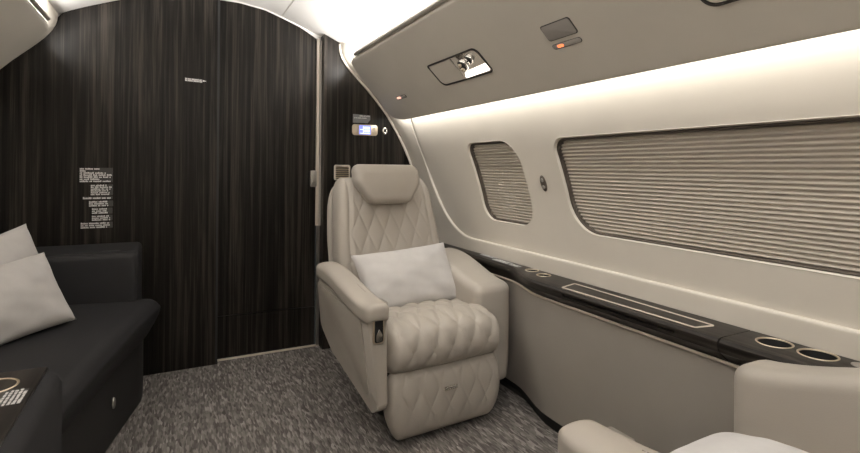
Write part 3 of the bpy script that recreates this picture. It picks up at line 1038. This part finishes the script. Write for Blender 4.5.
    bm = rbox((.07, .12, .10), (.014, .02, .02), (8, 8, 8), lambda p, n: Vector((m*(.235+p.x), .19+p.y, .052+p.z)))
    obj('floor_fitting', bm, M['seat2'], root)
    return root

seat1 = make_seat((.876, 1.545, 0), math.radians(3.5), False, 'cream quilted cabin armchair with headrest in front of the dark bulkhead', .085)
seat2 = make_seat((.899, .606, 0), math.radians(180-1), True, 'near cream armchair cut off by the lower right picture corner', -.050, .147, .258, .014)

# pillows
def add_pillow(loc, rot, w, h, t, mat, label, seed, group=None, **kw):
    bm = pillow_mesh(w, h, t, seed=seed, **kw)
    o = obj('pillow', bm, mat)
    o.location = loc; o.rotation_euler = rot
    tag(o, label, 'pillow', group)
    return o
add_pillow((.866, 1.785, .392), (math.radians(-31), math.radians(-3), math.radians(4)), .44, .258, .13, M['pillow'], 'pale grey rectangular pillow on the quilted armchair', 3, corner=.07)
add_pillow((.806, .60, .424), (math.radians(86), 0, math.radians(4)), .31, .30, .15, M['pillow2'], 'white pillow on the near seat at the bottom right', 8, corner=.07)

# ------------------------------------------------------------------ dark sofa on the left
sofa = empty('sofa', (-.45, 1.75, 0)); tag(sofa, 'charcoal leather sofa along the left side of the cabin', 'sofa')
so = Vector((-.45, 1.75, 0))
SFY = [.9, 1.25, 1.66, 2.0, 2.33]
SFX = [-.265, -.245, -.172, -.108, -.030]
def sfx(y): return interp(y, SFY, SFX)
def df(p, n):
    x, y, z = p
    yy = 1.755 + y
    k = (x+.38)/.76
    tap = .055*(1-smooth((z+.10)/.15))*smooth((k-.7)/.3)
    xx = -.85 + k*(sfx(yy)+.85) - tap
    zz = .335 + z + .006*math.sin(yy*9)*smooth((n.z)/.5)*0
    zz -= .015*smooth((k-.5)/.5)*smooth(n.z/.5)
    return Vector((xx, yy, zz))-so
bm = rbox((.76, 1.15, .20), (.05, .05, .055), (30, 50, 18), df)
obj('seat_cushion', bm, M['sofa'], sofa)
def dfbase(p, n):
    x, y, z = p
    yy = 1.797 + y; k = (x+.35)/.70
    return Vector((-.85 + k*(sfx(min(yy, 2.33))-.075+.85), yy, .128+z))-so
bm = rbox((.70, 1.225, .256), (.006, .006, .004), (20, 40, 10), dfbase)
sb = obj('sofa_base', bm, M['sofabase'], sofa)
ya = 2.02; xa = sfx(ya)-.075
bm = bmesh.new()
t_ = Vector((sfx(ya+.05)-sfx(ya-.05), .10, 0)).normalized(); n_ = Vector((t_.y, -t_.x, 0))
lathe(bm, [(.0125, 0), (.0125, .004), (.010, .006), (.0085, .003), (.0001, .003)], lambda x, y, h: tuple(Vector((xa, ya, .135))+t_*x*.9+Vector((0, 0, 1))*y*1.5+n_*(h+.001)-so), 24)
obj('finger_pull', bm, M['steel'], sb)
def dfarm(p, n):
    x, y, z = p
    t = (z+.15)/.30
    return Vector((-.485+x - .0*t, 2.425+y+.012*t*(1 if n.y < 0 else 0), .462+z))-so
bm = rbox((.73, .345, .30), (.022, .03, .022), (30, 16, 14), dfarm)
ar = obj('end_armrest', bm, M['sofa'], sofa)
bm = bmesh.new(); box(bm, -.245, -.185, 2.32, 2.345, .6112, .6128)
for v in bm.verts: v.co -= so
obj('top_slot', bm, M['black'], ar, smooth=False)
def dfback(p, n):
    x, y, z = p
    return Vector((-.80+x-.06*(z/.4), 1.725+y, .55+z))-so
bm = rbox((.12, 1.04, .44), (.04, .05, .05), (10, 40, 20), dfback)
obj('sofa_back', bm, M['sofa'], sofa)

# console in the near left corner
con = empty('side_console', (-.36, .66, 0)); tag(con, 'dark side console with a wood top and cup holder at the bottom left', 'console')
co = Vector((-.36, .66, 0))
CT = .570
pts = [(-.52, .0), (-.186, .0), (-.186, .535), (-.194, .552), (-.209, .5635), (-.52, .5635)]
bm = prism(pts, lambda u, v, w: tuple(Vector((u, w, v))-co), .12, 1.172, .0)
cb = obj('console_body', bm, M['sofa'], con, sharp=60)
bm = bmesh.new(); prism(rrect(-.52, -.207, .12, 1.170, .004, 3), lambda u, v, w: tuple(Vector((u, v, w))-co), .5635, CT, .0015, 2, bm)
ct = obj('wood_top', bm, M['ledgewood'], con, sharp=40)
hole = cyl_cut(-.272-co.x, 1.10-co.y, .035, .50, .60)
hole2 = cyl_cut(-.272-co.x, 1.10-co.y, .035, .50, .60)
cut_holes(ct, [hole]); cut_holes(cb, [hole2])
cup(con, -.272-co.x, 1.10-co.y, .035, CT)
e = frame_empty('placard', (-.2135, 1.005, CT), Vector((0, 1, 0)), Vector((-1, 0, 0)), Vector((0, 0, 1)))
tag(e, 'white printed label beside the cup holder on the dark console', 'placard')
bm = prism([(0, 0), (.062, 0), (.062, .033), (0, .033)], idt, .0001, .0006); obj('backing_plate', bm, M['plate'], e, smooth=False)
lettering([(.0, .056), (.0, .062), (0, .060), (0, .062), (0, .052)], 0, .032, .0066, .0046, e, M['print'], lambda u, v, t: (u, v, .0007+t), seed=77, cw=.003)

# sofa pillows
add_pillow((-.477, 2.023, .453), (math.radians(-20), math.radians(-12), math.radians(52)), .42, .27, .12, M['pillow3'], 'upright pale pillow at the back with its corner raised above the other', 5, 'pale pillows on the dark sofa', corner=.08)
add_pillow((-.41, 1.845, .428), (math.radians(-28), math.radians(-3), math.radians(52)), .42, .25, .12, M['pillow3'], 'front pale pillow resting on the dark sofa seat', 6, 'pale pillows on the dark sofa', corner=.08)

# ------------------------------------------------------------------ lights
def area(name, loc, target, sx, sy, power, color=(1, .94, .86), long_axis='Y'):
    ld = bpy.data.lights.new(name, 'AREA'); ld.shape = 'RECTANGLE'; ld.size = sx; ld.size_y = sy
    ld.energy = power; ld.color = color
    o = bpy.data.objects.new(name, ld)
    z = (Vector(loc)-Vector(target)).normalized()
    y = Vector((0, 1, 0)); x = y.cross(z).normalized(); y = z.cross(x)
    Mx = Matrix((x, y, z)).transposed().to_4x4(); Mx.translation = Vector(loc)
    o.matrix_world = Mx
    return link(o)
WARM = (1.0, .965, .905)
NEU = (1.0, .965, .925)
for s in (1, -1):
    f = (lambda x: x) if s > 0 else mir
    area('cove_light', (f(.835), .17, 1.472), (f(.55), .17, 1.64), .03, 4.6, 56, NEU)
    area('wall_wash_light', (f(1.068), .17, 1.235), (f(1.10), .17, .80), .02, 4.6, 11, WARM)
# unseen fill lights added under the ceiling behind the camera to lift the ambient
for y in (-.2, -1.2):
    area('added_fill_light', (CXM, y, 1.765), (CXM, y, 0), .16, .5, 3, NEU)

# the lit reading lamp of the overhead unit
lp = VL + VD*.150 + VN*.012
sp = bpy.data.lights.new('reading_lamp_beam', 'SPOT'); sp.energy = 9; sp.color = (1, .95, .88); sp.spot_size = math.radians(62); sp.spot_blend = .8; sp.shadow_soft_size = .02
so_ = bpy.data.objects.new('reading_lamp_beam', sp); COL.objects.link(so_)
so_.location = (lp.x, 1.47, lp.z)
so_.rotation_euler = (Vector((.86, 1.70, .42))-Vector(so_.location)).to_track_quat('-Z', 'Y').to_euler()

w = bpy.data.worlds.new('World'); SC.world = w; w.use_nodes = True
w.node_tree.nodes['Background'].inputs['Color'].default_value = (.02, .02, .02, 1)

# ------------------------------------------------------------------ camera
cam = bpy.data.cameras.new('Camera')
cam.sensor_width = 36; cam.sensor_fit = 'HORIZONTAL'; cam.lens = 500/860*36
cam.shift_y = -(226.5-168)/860
cam.clip_start = .01
co_ = bpy.data.objects.new('Camera', cam); COL.objects.link(co_)
yaw = math.atan(257/500)
co_.matrix_world = Matrix.Translation((0, 0, .95)) @ Matrix.Rotation(-yaw, 4, 'Z') @ Matrix.Rotation(PI/2, 4, 'X') @ Matrix.Rotation(math.radians(.45), 4, 'Z')
SC.camera = co_
SC.view_settings.view_transform = 'Standard'
SC.view_settings.look = 'None'
SC.view_settings.gamma = 1
SC.view_settings.exposure = 0.0
SC.cycles.use_denoising = True
SC.cycles.max_bounces = 10
SC.cycles.diffuse_bounces = 6
SC.cycles.sample_clamp_indirect = 4
